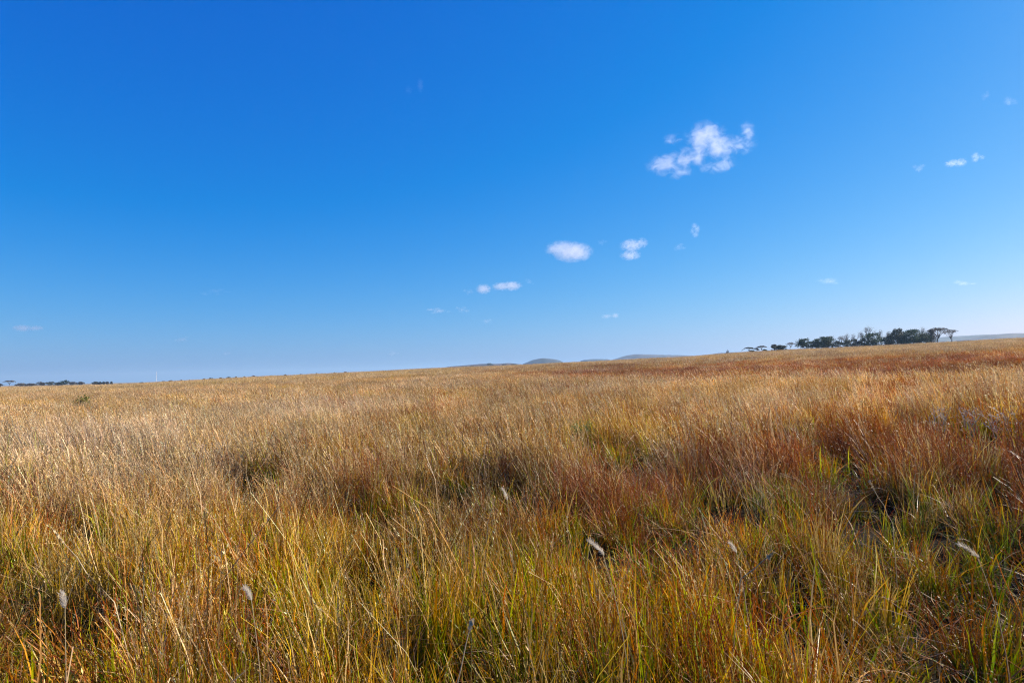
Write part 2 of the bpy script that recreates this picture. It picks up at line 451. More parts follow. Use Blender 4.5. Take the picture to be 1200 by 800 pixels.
TUFTS = bpy.data.collections.new('tussock_sources')
def tuft(kind, lod, seed):
    rg = np.random.default_rng(seed)
    wm = (1.5, 2.3, 4.0, 6.0)[lod]
    foot = (0.13, 0.17, 0.30, 0.75)[lod]
    k = (0.78, 0.62, 0.62, 1.0)[lod]
    S = (5, 4, 3, 2)[lod]
    lf = (.30, .50, .75, .8)[lod]                           # the nearest tussocks stand straighter
    parts = []
    def add(*a, **kw):
        v, f, c, sp, H = blades(kind, *a, rg=rg, **kw); parts.append((v, f, c)); return sp
    def husk(sp, n, size, t0, spread=1.0):
        if lod < 3:
            parts.append(spikelets(sp, kind, max(3, int(n * (1.3, .9, .5)[lod])), size * (.62, 1.1, 2.4)[lod], t0, rg, spread))
    if kind == 'straw':
        add(int(26 * k), foot, .46, .13, .0044 * wm, .30, S=S, lean=.08 * lf)
        sp = add(int(24 * k), foot, .82, .16, .0025 * wm, .13, S=S, culm=True, lean=.26 * lf, droop=.05)
        husk(sp, 7, .026, .72, .8)
        sp = add(2, foot, 1.12, .14, .0026 * wm, .10, S=S, culm=True, lean=.20 * lf, droop=.03)
        husk(sp, 14, .030, .74, .7)
    elif kind == 'rust':
        add(int(28 * k), foot, .45, .13, .0046 * wm, .28, S=S, lean=.06 * lf)
        sp = add(int(24 * k), foot, .68, .14, .0026 * wm, .12, S=S, culm=True, lean=.16 * lf)
        husk(sp, 8, .027, .60, 1.0)
    elif kind == 'green':
        add(int(40 * k), foot, .50, .14, .0074 * wm, .14, S=S, stiff=2.2, lean=.02 * lf)
        add(int(8 * k), foot, .30, .10, .005 * wm, .8, S=S)
        if lod < 2:
            sp = add(4, foot, .66, .12, .002 * wm, .15, S=S, culm=True, lean=.12 * lf); husk(sp, 5, .022, .7, .8)
    else:
        add(int(38 * k), foot, .54, .15, .0062 * wm, .17, S=S, lean=.03 * lf)
        sp = add(int(10 * k), foot, .72, .14, .0024 * wm, .14, S=S, culm=True, lean=.2 * lf); husk(sp, 6, .024, .72, .8)
    if lod < 2:                                              # broken, curled dead leaves at all heights
        kk = 'straw' if kind in ('straw', 'gold') or seed % 2 else 'rust'
        v, f, c, _, _ = blades(kk, 8, foot, .20, .07, .0042 * wm, .9, rg=rg, S=S, stiff=1.5, z0=rg.random((8, 1)) * .38)
        parts.append((v, f, c))
    V, F, C, o = [], [], [], 0
    for v, f, c in parts:
        V.append(v); F.append(f + o); C.append(c); o += len(v)
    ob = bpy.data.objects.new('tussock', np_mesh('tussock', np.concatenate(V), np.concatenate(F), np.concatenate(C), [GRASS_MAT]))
    return ob

KINDS = ('straw', 'rust', 'green', 'gold')
NVAR = (10, 7, 5, 5)

def scatter_modifier(ob, coll):
    ng = bpy.data.node_groups.new('scatter_tussocks', 'GeometryNodeTree')
    ng.interface.new_socket('Geometry', in_out='INPUT', socket_type='NodeSocketGeometry')
    ng.interface.new_socket('Geometry', in_out='OUTPUT', socket_type='NodeSocketGeometry')
    N, L = ng.nodes, ng.links
    gi, go = N.new('NodeGroupInput'), N.new('NodeGroupOutput')
    ci = N.new('GeometryNodeCollectionInfo'); ci.inputs['Collection'].default_value = coll
    ci.inputs['Separate Children'].default_value = True; ci.inputs['Reset Children'].default_value = True
    ip = N.new('GeometryNodeInstanceOnPoints'); ip.inputs['Pick Instance'].default_value = True
    def attr(nm, ty):
        a = N.new('GeometryNodeInputNamedAttribute'); a.data_type = ty; a.inputs['Name'].default_value = nm
        return a.outputs['Attribute']
    L.new(gi.outputs[0], ip.inputs['Points']); L.new(ci.outputs[0], ip.inputs['Instance'])
    L.new(attr('variant', 'INT'), ip.inputs['Instance Index'])
    e2r = N.new('FunctionNodeEulerToRotation')
    L.new(attr('turn', 'FLOAT_VECTOR'), e2r.inputs[0]); L.new(e2r.outputs[0], ip.inputs['Rotation'])
    L.new(attr('size', 'FLOAT_VECTOR'), ip.inputs['Scale'])
    L.new(ip.outputs[0], go.inputs[0])
    md = ob.modifiers.new('scatter', 'NODES'); md.node_group = ng

def ring_points(r0, r1, half_angle, per_m2, rg):
    n = int(half_angle * (r1 * r1 - r0 * r0) * per_m2)
    r = np.sqrt(r0 * r0 + (r1 * r1 - r0 * r0) * rg.random(n))
    a = (rg.random(n) * 2 - 1) * half_angle
    return r * np.sin(a), r * np.cos(a)

ranges = [                                                   # lod, r0, r1, half angle, tussocks per square metre
    (0, 0.25, 9.0, R(62), 52.0), (0, 0.25, 4.0, R(180), 14.0),
    (1, 8.4, 28.0, R(48), 34.0), (2, 26.0, 90.0, R(46), 12.0),
    (3, 85.0, 350.0, R(46), 2.0), (3, 350.0, 640.0, R(46), 0.22),
    (0, 0.25, 9.0, R(62), 22.0)]                             # the last: low undergrowth that hides the soil
pts = {k: [] for k in range(4)}
# sparse shaded hollows between the tussocks (column, row, half width, half height as first seen; they are fixed spots on the ground)
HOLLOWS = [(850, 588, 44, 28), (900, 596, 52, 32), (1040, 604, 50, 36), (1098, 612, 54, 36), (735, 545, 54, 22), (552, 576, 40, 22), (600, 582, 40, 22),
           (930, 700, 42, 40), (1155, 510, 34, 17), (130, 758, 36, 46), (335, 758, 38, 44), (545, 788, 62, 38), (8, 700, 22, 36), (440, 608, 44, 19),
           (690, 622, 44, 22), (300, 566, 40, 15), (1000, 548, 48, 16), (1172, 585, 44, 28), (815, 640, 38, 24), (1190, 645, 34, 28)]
for pass_, (lod, r0, r1, ha, dens) in enumerate(ranges):
    low = pass_ == len(ranges) - 1
    x, y = ring_points(r0, r1, ha, dens, rng)
    if lod == 0 and ha > 3:
        keep = np.abs(np.arctan2(x, y)) > R(62); x, y = x[keep], y[keep]
    r = np.hypot(x, y)
    clump = fbm(x, y, 0.72)
    W, t, px = veg(x, y)
    ppx, ppy = project(x, y, ground_z(x, y) + 0.25)
    hollow = np.zeros(len(x)); rim = np.zeros(len(x)); lap = np.zeros(len(x))
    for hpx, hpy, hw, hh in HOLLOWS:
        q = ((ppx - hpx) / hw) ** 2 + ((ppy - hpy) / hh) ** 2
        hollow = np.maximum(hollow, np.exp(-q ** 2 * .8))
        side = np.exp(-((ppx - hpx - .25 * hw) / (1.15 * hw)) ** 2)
        rim = np.maximum(rim, side * np.exp(-((ppy - hpy + 1.45 * hh) / (.55 * hh)) ** 2))      # grass is raised behind each hollow to deepen its shade
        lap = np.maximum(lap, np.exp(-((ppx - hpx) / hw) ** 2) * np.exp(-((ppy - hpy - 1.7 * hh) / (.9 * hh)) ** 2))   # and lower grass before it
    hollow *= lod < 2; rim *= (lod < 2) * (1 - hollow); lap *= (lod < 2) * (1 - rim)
    if low:
        keep = rng.random(len(x)) > .97 * hollow
        x, y, r, clump, W, px, hollow, rim, lap = (q_[keep] for q_ in (x, y, r, clump, W, px, hollow, rim, lap))
    elif lod < 2:                                            # bare gaps between the tussocks, more of them to the right
        gap = 0.45 + 0.06 * sstep(500, 1000, px)
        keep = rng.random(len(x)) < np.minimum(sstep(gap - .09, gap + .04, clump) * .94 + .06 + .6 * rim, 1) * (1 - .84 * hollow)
        x, y, r, clump, W, px, hollow, rim, lap = (q_[keep] for q_ in (x, y, r, clump, W, px, hollow, rim, lap))
    if low: W = W * np.array((.5, .5, 1.6, 1.2))
    W = W * (1 - .75 * hollow[:, None]) + np.array((0, .08, .62, .05)) * hollow[:, None]   # mostly green grass in the hollows
    W = W / W.sum(-1, keepdims=True)
    u = rng.random(len(x))
    kind = (np.cumsum(W, -1) < u[:, None]).sum(-1).clip(0, 3)
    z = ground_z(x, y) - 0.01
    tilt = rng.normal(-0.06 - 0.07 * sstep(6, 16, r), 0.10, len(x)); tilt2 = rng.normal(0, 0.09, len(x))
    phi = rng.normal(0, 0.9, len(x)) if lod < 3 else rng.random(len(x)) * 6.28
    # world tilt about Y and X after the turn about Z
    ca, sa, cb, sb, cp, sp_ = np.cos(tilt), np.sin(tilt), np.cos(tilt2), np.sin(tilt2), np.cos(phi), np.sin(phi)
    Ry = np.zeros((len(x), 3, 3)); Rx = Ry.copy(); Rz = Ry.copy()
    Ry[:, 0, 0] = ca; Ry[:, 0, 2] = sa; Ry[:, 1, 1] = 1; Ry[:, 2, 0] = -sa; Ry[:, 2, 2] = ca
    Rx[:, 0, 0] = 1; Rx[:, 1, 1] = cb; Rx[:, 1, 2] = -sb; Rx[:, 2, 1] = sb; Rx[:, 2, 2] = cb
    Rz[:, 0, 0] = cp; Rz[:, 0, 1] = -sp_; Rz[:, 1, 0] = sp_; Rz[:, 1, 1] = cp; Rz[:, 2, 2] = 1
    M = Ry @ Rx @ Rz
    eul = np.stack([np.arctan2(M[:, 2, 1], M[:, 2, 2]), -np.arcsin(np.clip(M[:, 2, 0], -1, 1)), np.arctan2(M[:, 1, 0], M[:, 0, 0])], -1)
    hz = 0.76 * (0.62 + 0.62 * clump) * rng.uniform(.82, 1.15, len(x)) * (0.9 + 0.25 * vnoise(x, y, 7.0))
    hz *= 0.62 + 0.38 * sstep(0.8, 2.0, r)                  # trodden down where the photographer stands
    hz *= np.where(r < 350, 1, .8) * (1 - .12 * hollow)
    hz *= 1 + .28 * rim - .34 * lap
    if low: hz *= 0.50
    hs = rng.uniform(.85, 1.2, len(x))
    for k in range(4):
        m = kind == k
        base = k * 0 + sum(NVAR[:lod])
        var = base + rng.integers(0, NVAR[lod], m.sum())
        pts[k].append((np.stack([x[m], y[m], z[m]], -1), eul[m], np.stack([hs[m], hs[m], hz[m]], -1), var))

GRASS_LABELS = {
    'straw': ('straw_grass', 'pale straw-coloured tall dry grass with feathery tops leaning left'),
    'rust': ('rust_grass', 'rust-red dry grass with dark seed heads, thickest in bands to the right'),
    'green': ('green_grass', 'green and orange-tipped broad-bladed grass low in the foreground'),
    'gold': ('golden_grass', 'golden yellow dry grass mixed through the field')}
for k, kind in enumerate(KINDS):
    coll = bpy.data.collections.new('tussocks_' + kind)
    i = 0
    for lod in range(4):
        for s in range(NVAR[lod]):
            o = tuft(kind, lod, 1000 * k + 100 * lod + s)
            o.name = 'tussock_%s_%03d' % (kind, i); i += 1    # children are picked in name order
            coll.objects.link(o)
    P = np.concatenate([a[0] for a in pts[k]]); E_ = np.concatenate([a[1] for a in pts[k]])
    S_ = np.concatenate([a[2] for a in pts[k]]); V_ = np.concatenate([a[3] for a in pts[k]])
    me = bpy.data.meshes.new(GRASS_LABELS[kind][0])
    me.vertices.add(len(P)); me.vertices.foreach_set('co', P.astype(np.float32).ravel())
    a = me.attributes.new('turn', 'FLOAT_VECTOR', 'POINT'); a.data.foreach_set('vector', E_.astype(np.float32).ravel())
    a = me.attributes.new('size', 'FLOAT_VECTOR', 'POINT'); a.data.foreach_set('vector', S_.astype(np.float32).ravel())
    a = me.attributes.new('variant', 'INT', 'POINT'); a.data.foreach_set('value', V_.astype(np.int32))
    me.materials.append(GRASS_MAT)
    ob = link(GRASS_LABELS[kind][0], me)
    tag(ob, GRASS_LABELS[kind][1], 'grass', kind='stuff')
    scatter_modifier(ob, coll)

# ---------------------------------------------------------------- trees
class Build:
    def __init__(s): s.V, s.F, s.n = [], [], 0
    def tube(s, pts, rad, sides=6):
        pts = [Vector(p) for p in pts]
        ring = []
        for i, p in enumerate(pts):
            d = (pts[min(i + 1, len(pts) - 1)] - pts[max(i - 1, 0)]).normalized()
            a = d.orthogonal().normalized(); b_ = d.cross(a)
            for q in range(sides):
                an = 2 * math.pi * q / sides
                s.V.append(p + (a * math.cos(an) + b_ * math.sin(an)) * rad[i])
        for i in range(len(pts) - 1):
            for q in range(sides):
                A = s.n + i * sides + q; B = s.n + i * sides + (q + 1) % sides
                s.F.append((A, B, B + sides, A + sides))
        s.n += len(pts) * sides
    def leaf(s, p, size, rnd):
        d = Vector((rnd.gauss(0, 1), rnd.gauss(0, 1), rnd.gauss(0, .7))).normalized()
        e = d.orthogonal().normalized()
        e = (e + d.cross(e) * rnd.uniform(-2, 2)).normalized()
        L = size * rnd.uniform(.6, 1.4)
        s.V += [p - d * L * .5, p + e * L * .32, p + d * L * .5, p - e * L * .32]
        s.F.append((s.n, s.n + 1, s.n + 2, s.n + 3)); s.n += 4
    def mesh(s, name, mat):
        return np_mesh(name, np.array([tuple(v) for v in s.V]), np.array(s.F), None, [mat])

def wobble(p0, p1, k, amt, rnd):
    p0, p1 = Vector(p0), Vector(p1)
    L = (p1 - p0).length
    out = []
    for i in range(k + 1):
        t = i / k
        o = Vector((rnd.gauss(0, amt), rnd.gauss(0, amt), rnd.gauss(0, amt * .5))) * L * math.sin(math.pi * t)
        out.append(p0.lerp(p1, t) + o)
    return out

def make_tree(name, label, group, base, w, h, form, leaf_mat, bark, seed, leaves=900, leaf=0.4, cat='tree'):
    """w, h in metres; form: round, flat, bush, bare, spread"""
    rnd = random.Random(seed)
    root = empty(name, base, rnd.uniform(-.4, .4))
    tag(root, label, cat, group)
    tb, cb = Build(), Build()
    tr = max(0.035 * h, .05)
    if form in ('round', 'bush'):
        fork = h * (.28 if form == 'round' else .10)
        ends = []
        tb.tube(wobble((0, 0, -.2), (rnd.gauss(0, .05) * w, 0, fork), 3, .05, rnd), [tr * 1.3, tr, tr * .9, tr * .8])
        nl = 9
        for i in range(nl):
            a = 2 * math.pi * i / nl + rnd.uniform(-.3, .3)
            rr_ = w * .5 * rnd.uniform(.35, .78)
            e = Vector((math.cos(a) * rr_, math.sin(a) * rr_, rnd.uniform(.38, .88) * h * (1 - .25 * (rr_ / (w * .5)) ** 2)))
            tb.tube(wobble((0, 0, fork * .9), e, 4, .07, rnd), [tr * .6, tr * .42, tr * .3, tr * .2, tr * .08], 5)
            ends.append(e)
        ends.append(Vector((0, 0, h * .78)))
        lumps = [(Vector((rnd.gauss(0, .09) * w, rnd.gauss(0, .09) * w, h * .90)), .15 * w, .12 * h) for _ in range(3)]
        for e in ends:
            lumps.append((e, rnd.uniform(.16, .30) * w, rnd.uniform(.13, .22) * h))
        for i in range(14):
            a = rnd.uniform(0, 2 * math.pi); q = rnd.random() ** .5
            zz = rnd.uniform(.22 if form == 'round' else .12, .9) * h
            lim = math.sqrt(max(1 - ((zz / h - .5) / .55) ** 2, .05))
            lumps.append((Vector((math.cos(a) * q * w * .42 * lim, math.sin(a) * q * w * .42 * lim, zz)), rnd.uniform(.10, .22) * w, rnd.uniform(.09, .17) * h))
        for i in range(int(leaves * 1.7)):
            c, ra, rz_ = rnd.choice(lumps)
            v = Vector((rnd.gauss(0, 1), rnd.gauss(0, 1), rnd.gauss(0, 1))).normalized() * rnd.random() ** .4
            p = c + Vector((v.x * ra, v.y * ra, v.z * rz_))
            p.z = max(p.z, .05 * h)
            cb.leaf(p, leaf, rnd)
    elif form == 'flat':
        fork = h * .42
        tb.tube(wobble((0, 0, -.2), (rnd.gauss(0, .04) * w, 0, fork), 4, .04, rnd), [tr * 1.3, tr, tr * .85, tr * .8, tr * .75])
        tips = []
        for i in range(9):
            a = 2 * math.pi * i / 9 + rnd.uniform(-.3, .3)
            rr_ = w * .5 * rnd.uniform(.45, .9)
            e = Vector((math.cos(a) * rr_, math.sin(a) * rr_, h * rnd.uniform(.80, .92) - .10 * h * (rr_ / w * 2) ** 2))
            pts_ = wobble((0, 0, fork * .95), e, 5, .05, rnd)
            for q in range(1, 5): pts_[q].z += .10 * h * math.sin(q / 5 * math.pi)
            tb.tube(pts_, [tr * .55, tr * .45, tr * .33, tr * .25, tr * .16, tr * .07], 5)
            tips.append(e)
            for q in range(3):
                f = e + Vector((rnd.gauss(0, .12) * w, rnd.gauss(0, .12) * w, rnd.uniform(0, .1) * h))
                tb.tube(wobble(pts_[3], f, 2, .06, rnd), [tr * .2, tr * .12, tr * .05], 4); tips.append(f)
        for i in range(leaves):
            e = rnd.choice(tips)
            p = e + Vector((rnd.gauss(0, .10) * w, rnd.gauss(0, .10) * w, abs(rnd.gauss(0, .05)) * h + .01 * h))
            p.z = min(p.z, h * (1.0 - .16 * ((p.x ** 2 + p.y ** 2) / (w * .5) ** 2)))
            cb.leaf(p, leaf, rnd)
    else:                                                     # bare winter tree: many fine limbs, a thin haze of twigs
        def grow(p, d, L, r_, lev):
            e = p + d * L
            pts_ = wobble(p, e, 3, .06, rnd)
            tb.tube(pts_, [r_, r_ * .85, r_ * .7, r_ * .55], 5 if lev < 2 else 3)
            if lev == 3:
                for q in range(10):
                    cb.leaf(e + Vector((rnd.gauss(0, .35), rnd.gauss(0, .35), rnd.gauss(0, .35))) * L, leaf * .55, rnd)
                return
            for q in range(4 if lev == 0 else 3):
                a = rnd.uniform(0, 2 * math.pi); s_ = rnd.uniform(.35, .85) * (w / h) ** .5
                nd = (d + Vector((math.cos(a) * s_, math.sin(a) * s_, rnd.uniform(.0, .35)))).normalized()
                grow(pts_[-1] if q else pts_[2], nd, L * rnd.uniform(.6, .85), r_ * .6, lev + 1)
        grow(Vector((0, 0, -.15)), Vector((rnd.gauss(0, .06), rnd.gauss(0, .06), 1)).normalized(), h * .34, tr * .8, 0)
    t_o = link('trunk', tb.mesh('trunk', bark), root)
    c_o = link('crown', cb.mesh('crown', leaf_mat), root)
    # fit the whole to its measured width and height
    zs = [v.z for v in tb.V + cb.V]; xs = [abs(v.x) for v in cb.V] + [abs(v.y) for v in cb.V]
    fz = h / max(zs); fx = (w * .5) / (sorted(xs)[int(len(xs) * .985)])
    if form == 'bare': fx = min(max(fx, .5), 1.3)
    for o in (t_o, c_o): o.scale = (fx, fx, fz)
    return root

GD = 292.0
def grove(px0, px1, top, base, form, mat, bark, label, d=0.0, leaves=900, leaf=0.42, name=None, h_add=0.0):
    depth = GD + d
    top -= 0.8
    pc = (px0 + px1) / 2
    p = stand(pc, depth)
    w = (px1 - px0) / FPX * depth
    zt = EYE + (horizon_row(pc) - top) / FPX * depth
    h = max(zt - p.z, 1.2)
    nm = name or {'round': 'broadleaf_tree', 'bush': 'bush', 'flat': 'acacia_tree', 'bare': 'bare_tree'}[form]
    return make_tree(nm, label, 'trees of the grove on the rise', p, w, h, form, mat, bark, int(px0 * 7 + top), leaves, leaf, 'bush' if form == 'bush' else 'tree')

grove(850.5, 856, 410.3, 413, 'flat', LEAF_BROWN, BARK, 'tiny lone flat tree on the brown shoulder left of the grove', 250, 250, .6)
grove(872.5, 884, 407.0, 413, 'flat', LEAF_OLIVE, BARK, 'low dark flat-topped tree at the left end of the grove', 0, 500)
grove(879, 886, 410.6, 413, 'bush', LEAF_OLIVE, BARK, 'small dark bush under the low flat-topped tree', -3, 250, name='bush')
grove(883, 891, 408.0, 412.5, 'bare', LEAF_GREY, BARK_GREY, 'thin grey shrubby tree between the two low flat-topped trees', 2, 300, name='shrubby_tree')
grove(887, 899, 405.5, 412, 'flat', LEAF_BROWN, BARK, 'low brown acacia with a one-sided flat crown', 1, 450)
grove(894, 899.5, 409.5, 412, 'bush', LEAF_DARK, BARK, 'little round dark bush at the foot of the brown acacia', -2, 250)
grove(904.5, 912, 403.8, 411, 'bush', LEAF_BROWN, BARK, 'upright greyish-brown bush against the long low dark one', 2, 450)
grove(908, 922, 404.6, 410.5, 'bush', LEAF_OLIVE, BARK, 'long low dark bush with a flat top', 0, 900)
grove(922, 933, 401.6, 409, 'flat', LEAF_GREY, BARK_GREY, 'small airy grey tree beside the round green one', 2, 240, .35, name='airy_tree')
grove(934.5, 950, 396.5, 408.5, 'round', LEAF_DARK, BARK, 'round dark green tree standing apart from the grove', 0, 1300)
grove(950, 964, 397.5, 406, 'round', LEAF_DARK, BARK, 'squat dark evergreen tree, lower half of a touching pair', 0, 1200)
grove(957, 978, 394.5, 405.5, 'round', LEAF_DARK, BARK, 'broad dark evergreen tree, taller of a touching pair', 1, 1700)
for i, (a, b_, tp, lab) in enumerate([
        (970, 982, 392.5, 'leafless grey tree just right of the touching evergreen pair'),
        (980, 991, 394.0, 'short leafless tree amid the bare stretch of the grove'),
        (987, 999, 391.0, 'leafless pale tree with upright forked limbs'),
        (998, 1009, 390.0, 'leafless tree with a dense twig crown mid-grove'),
        (1004, 1016, 387.0, 'leafless tree rising left of the tallest bare tree'),
        (1012, 1025, 381.5, 'tallest bare tree, its twigs topping the grove'),
        (1026, 1040, 386.5, 'leafless tree showing behind the dark rounded evergreen'),
        (1037, 1047, 388.0, 'slim leafless tree before the dark two-topped one')]):
    grove(a, b_, tp, 405, 'bare', LEAF_GREY, BARK_GREY, lab, 3 + (i % 3) * 3, 0, .45)
for i, (a, b_, tp, lab) in enumerate([
        (963, 978, 399.0, 'low olive undergrowth bush below the leafless grey tree'),
        (976, 989, 399.5, 'low olive bush at the feet of the short leafless tree'),
        (987, 1000, 398.5, 'low olive bush below the leafless pale forked tree'),
        (998, 1011, 397.5, 'low olive bush under the dense twig crown mid-grove'),
        (1008, 1019, 396.5, 'olive bush left of the dark rounded evergreen'),
        (1032, 1049, 394.5, 'olive bush below the slim leafless tree')]):
    grove(a, b_, tp, 405, 'bush', LEAF_OLIVE, BARK, lab, 1 + i % 2, 700, .4)
grove(1012, 1036, 390.5, 403, 'round', LEAF_DARK, BARK, 'dark rounded evergreen tree in the middle of the grove', 0, 1900)
grove(1044, 1062, 385.0, 402, 'round', LEAF_OLIVE, BARK, 'tall dark two-topped tree with twigs above its crown', 1, 1800)
grove(1047, 1060, 382.5, 402, 'bare', LEAF_GREY, BARK_GREY, 'bare twiggy tree poking out above the dark two-topped tree', 3, 0, .4)
grove(1056, 1090, 386.0, 402, 'round', LEAF_DARK, BARK, 'broadest and darkest green tree of the grove', -1, 3200)
grove(1076, 1086, 383.5, 402, 'bare', LEAF_GREY, BARK_GREY, 'bare twigs of a tree behind the broadest green one', 5, 0, .4)
grove(1072, 1088, 391.5, 401.5, 'bush', LEAF_OLIVE, BARK, 'olive bush against the right side of the broadest tree', -3, 900)
grove(1084, 1100, 386.0, 400, 'round', LEAF_BROWN, BARK, 'brownish dense tree between the broadest tree and the umbrella acacia', 2, 1300)
grove(1056, 1068, 392.0, 402, 'bush', LEAF_DARK, BARK, 'dark bush filling the gap before the tall two-topped tree', -2, 900)
grove(1038, 1050, 393.5, 403, 'round', LEAF_OLIVE, BARK, 'small olive tree wedged left of the tall two-topped tree', 2, 900)
grove(1088, 1114, 384.0, 400.5, 'flat', LEAF_BROWN, BARK, 'large umbrella acacia with forked trunk and wide flat crown', 0, 1100, .38)
grove(1106, 1125, 386.5, 399.5, 'flat', LEAF_BROWN, BARK, 'smaller airy umbrella acacia at the right end of the grove', 1, 480, .36)

# far trees across the plain, left of the picture
def far_tree(px0, px1, top, form, mat, label, depth, leaves=350, group='far trees along the left skyline'):
    pc = (px0 + px1) / 2
    p = stand(pc, depth)
    w = (px1 - px0) / FPX * depth
    h = max(EYE + (horizon_row(pc) - top) / FPX * depth - p.z, 1.5)
    nm = {'round': 'broadleaf_tree', 'bush': 'bush', 'flat': 'acacia_tree'}[form]
    make_tree(nm, label, group, p, w, h, form, mat, BARK, int(px0 * 13 + depth), leaves, .9, 'bush' if form == 'bush' else 'tree')

FL = [
    (-6, 3, 449.0, 'bush', LEAF_BROWN, 'far dark bush cut by the left edge of the picture'),
    (5, 17, 445.4, 'flat', LEAF_BROWN, 'far flat-crowned acacia, tallest on the left skyline'),
    (19, 31, 448.3, 'bush', LEAF_BROWN, 'far long brown bush right of the far flat-crowned acacia'),
    (30, 43, 448.6, 'bush', LEAF_BROWN, 'far straggling brown bush before the far rounded grey-brown tree'),
    (44, 52, 446.8, 'round', LEAF_BROWN, 'far rounded grey-brown tree left of the far green tree'),
    (53, 64, 446.9, 'round', LEAF_OLIVE, 'far broad olive tree touching the far green tree group'),
    (65, 73, 447.4, 'bush', LEAF_OLIVE, 'far bush at the left foot of the far green tree'),
    (71, 81, 445.0, 'round', LEAF_DARK, 'far green tree, the only green one on the left skyline'),
    (80, 89, 446.9, 'round', LEAF_BROWN, 'far grey tree right of the far green tree'),
    (91, 99, 446.8, 'round', LEAF_BROWN, 'far tree standing alone after the grey one'),
    (108, 116, 446.6, 'round', LEAF_OLIVE, 'far dark tree, first of the spaced row past the gap'),
    (115.5, 119, 446.9, 'bush', LEAF_OLIVE, 'far small tree, second of the spaced row past the gap'),
    (119.5, 123.5, 446.7, 'bush', LEAF_OLIVE, 'far small tree, third of the spaced row past the gap'),
    (124, 128, 446.7, 'bush', LEAF_BROWN, 'far small tree, fourth of the spaced row past the gap'),
    (129, 132, 446.6, 'bush', LEAF_BROWN, 'far small tree, last of the spaced row past the gap')]
for a, b_, tp, fm, mt, lab in FL:
    far_tree(a, b_, tp, fm, mt, lab, 700)
# scattered shrubs on the skyline between the far trees and the hills
k = 0
for pxc, up_, wpx in [(141, 2.2, 4), (150, 2.0, 5), (166, 2.4, 6), (173, 1.8, 5), (192, 2.2, 6), (200, 2.6, 5), (213, 2.2, 5), (222, 1.8, 6), (239, 2.2, 5), (247, 2.6, 7),
                      (259, 2.4, 6), (268, 2.8, 6), (276, 2.6, 7), (287, 2.2, 6), (297, 2.6, 6), (318, 1.8, 5), (334, 2.2, 6), (352, 1.8, 5), (371, 2.0, 5), (392, 2.0, 6), (405, 2.2, 5)]:
    depth = 480 if pxc < 300 else 420
    p = stand(pxc, depth)
    row = horizon_row(pxc) - float(np.interp(pxc, PX, CREST)) - up_ * .85
    h = max(EYE + (horizon_row(pxc) - row) / FPX * depth - p.z, 1.0)
    make_tree('shrub', 'tiny dark shrub on the skyline left of centre', 'tiny shrubs along the left skyline', p, wpx / FPX * depth, h, 'bush', (LEAF_BROWN, LEAF_OLIVE)[k % 2], BARK, 900 + k, 160, .8, 'shrub')
    k += 1
for pxc, tp, w_, lab, dd in [(575, 425.2, 9, 'dark bushy tree on the low brown rise', 1560), (591, 426.2, 8, 'low bush just right of the dark bushy tree on the rise', 1560),
                             (602, 425.6, 11, 'wide dark bush at the right end of the low brown rise', 1560), (553, 428.0, 7, 'small bush at the left end of the low brown rise', 1560),
                             (778, 419.0, 7, 'small dark bush in front of the long flat-topped hill', 600), (811, 417.2, 4, 'tiny bush right of the flat-topped hill', 600)]:
    p = stand(pxc, dd)
    z0 = EYE + (horizon_row(pxc) - tp) / FPX * dd
    hh = 4.2 / FPX * dd
    if dd > 1000: p.z = z0 - hh
    make_tree('bush', lab, 'bushes below the far hills', p, w_ / FPX * dd, max(z0 - p.z, 1.5), 'bush', LEAF_OLIVE, BARK, int(pxc), 260, 1.4, 'bush')

# thin white mast
mp = stand(183.5, 900)
mh = EYE + (horizon_row(183.5) - 434.5) / FPX * 900 - mp.z
ms = empty('radio_mast', mp)
tag(ms, 'thin white lattice mast alone on the left skyline', 'mast')
WHITE = leaf_material('white_mast_paint', (0.72, 0.72, 0.72), (0.8, 0.8, 0.8), 0.0, 1)
mb = Build()
for q in range(3):
    a = 2 * math.pi * q / 3
    mb.tube([(math.cos(a) * .5, math.sin(a) * .5, -.3), (math.cos(a) * .2, math.sin(a) * .2, mh * .92)], [.09, .06], 5)
link('leg_frame', mb.mesh('leg_frame', WHITE), ms)
mb = Build()
for i in range(14):
    z0, z1 = mh * .92 * i / 14, mh * .92 * (i + 1) / 14
    r0, r1 = .5 - .3 * i / 14, .5 - .3 * (i + 1) / 14
    for q in range(3):
        a, c = 2 * math.pi * q / 3, 2 * math.pi * ((q + 1) % 3) / 3
        mb.tube([(math.cos(a) * r0, math.sin(a) * r0, z0), (math.cos(c) * r1, math.sin(c) * r1, z1)], [.04, .04], 4)
link('bracing', mb.mesh('bracing', WHITE), ms)
mb = Build(); mb.tube([(0, 0, mh * .90), (0, 0, mh)], [.09, .04], 5)
link('antenna', mb.mesh('antenna', WHITE), ms)

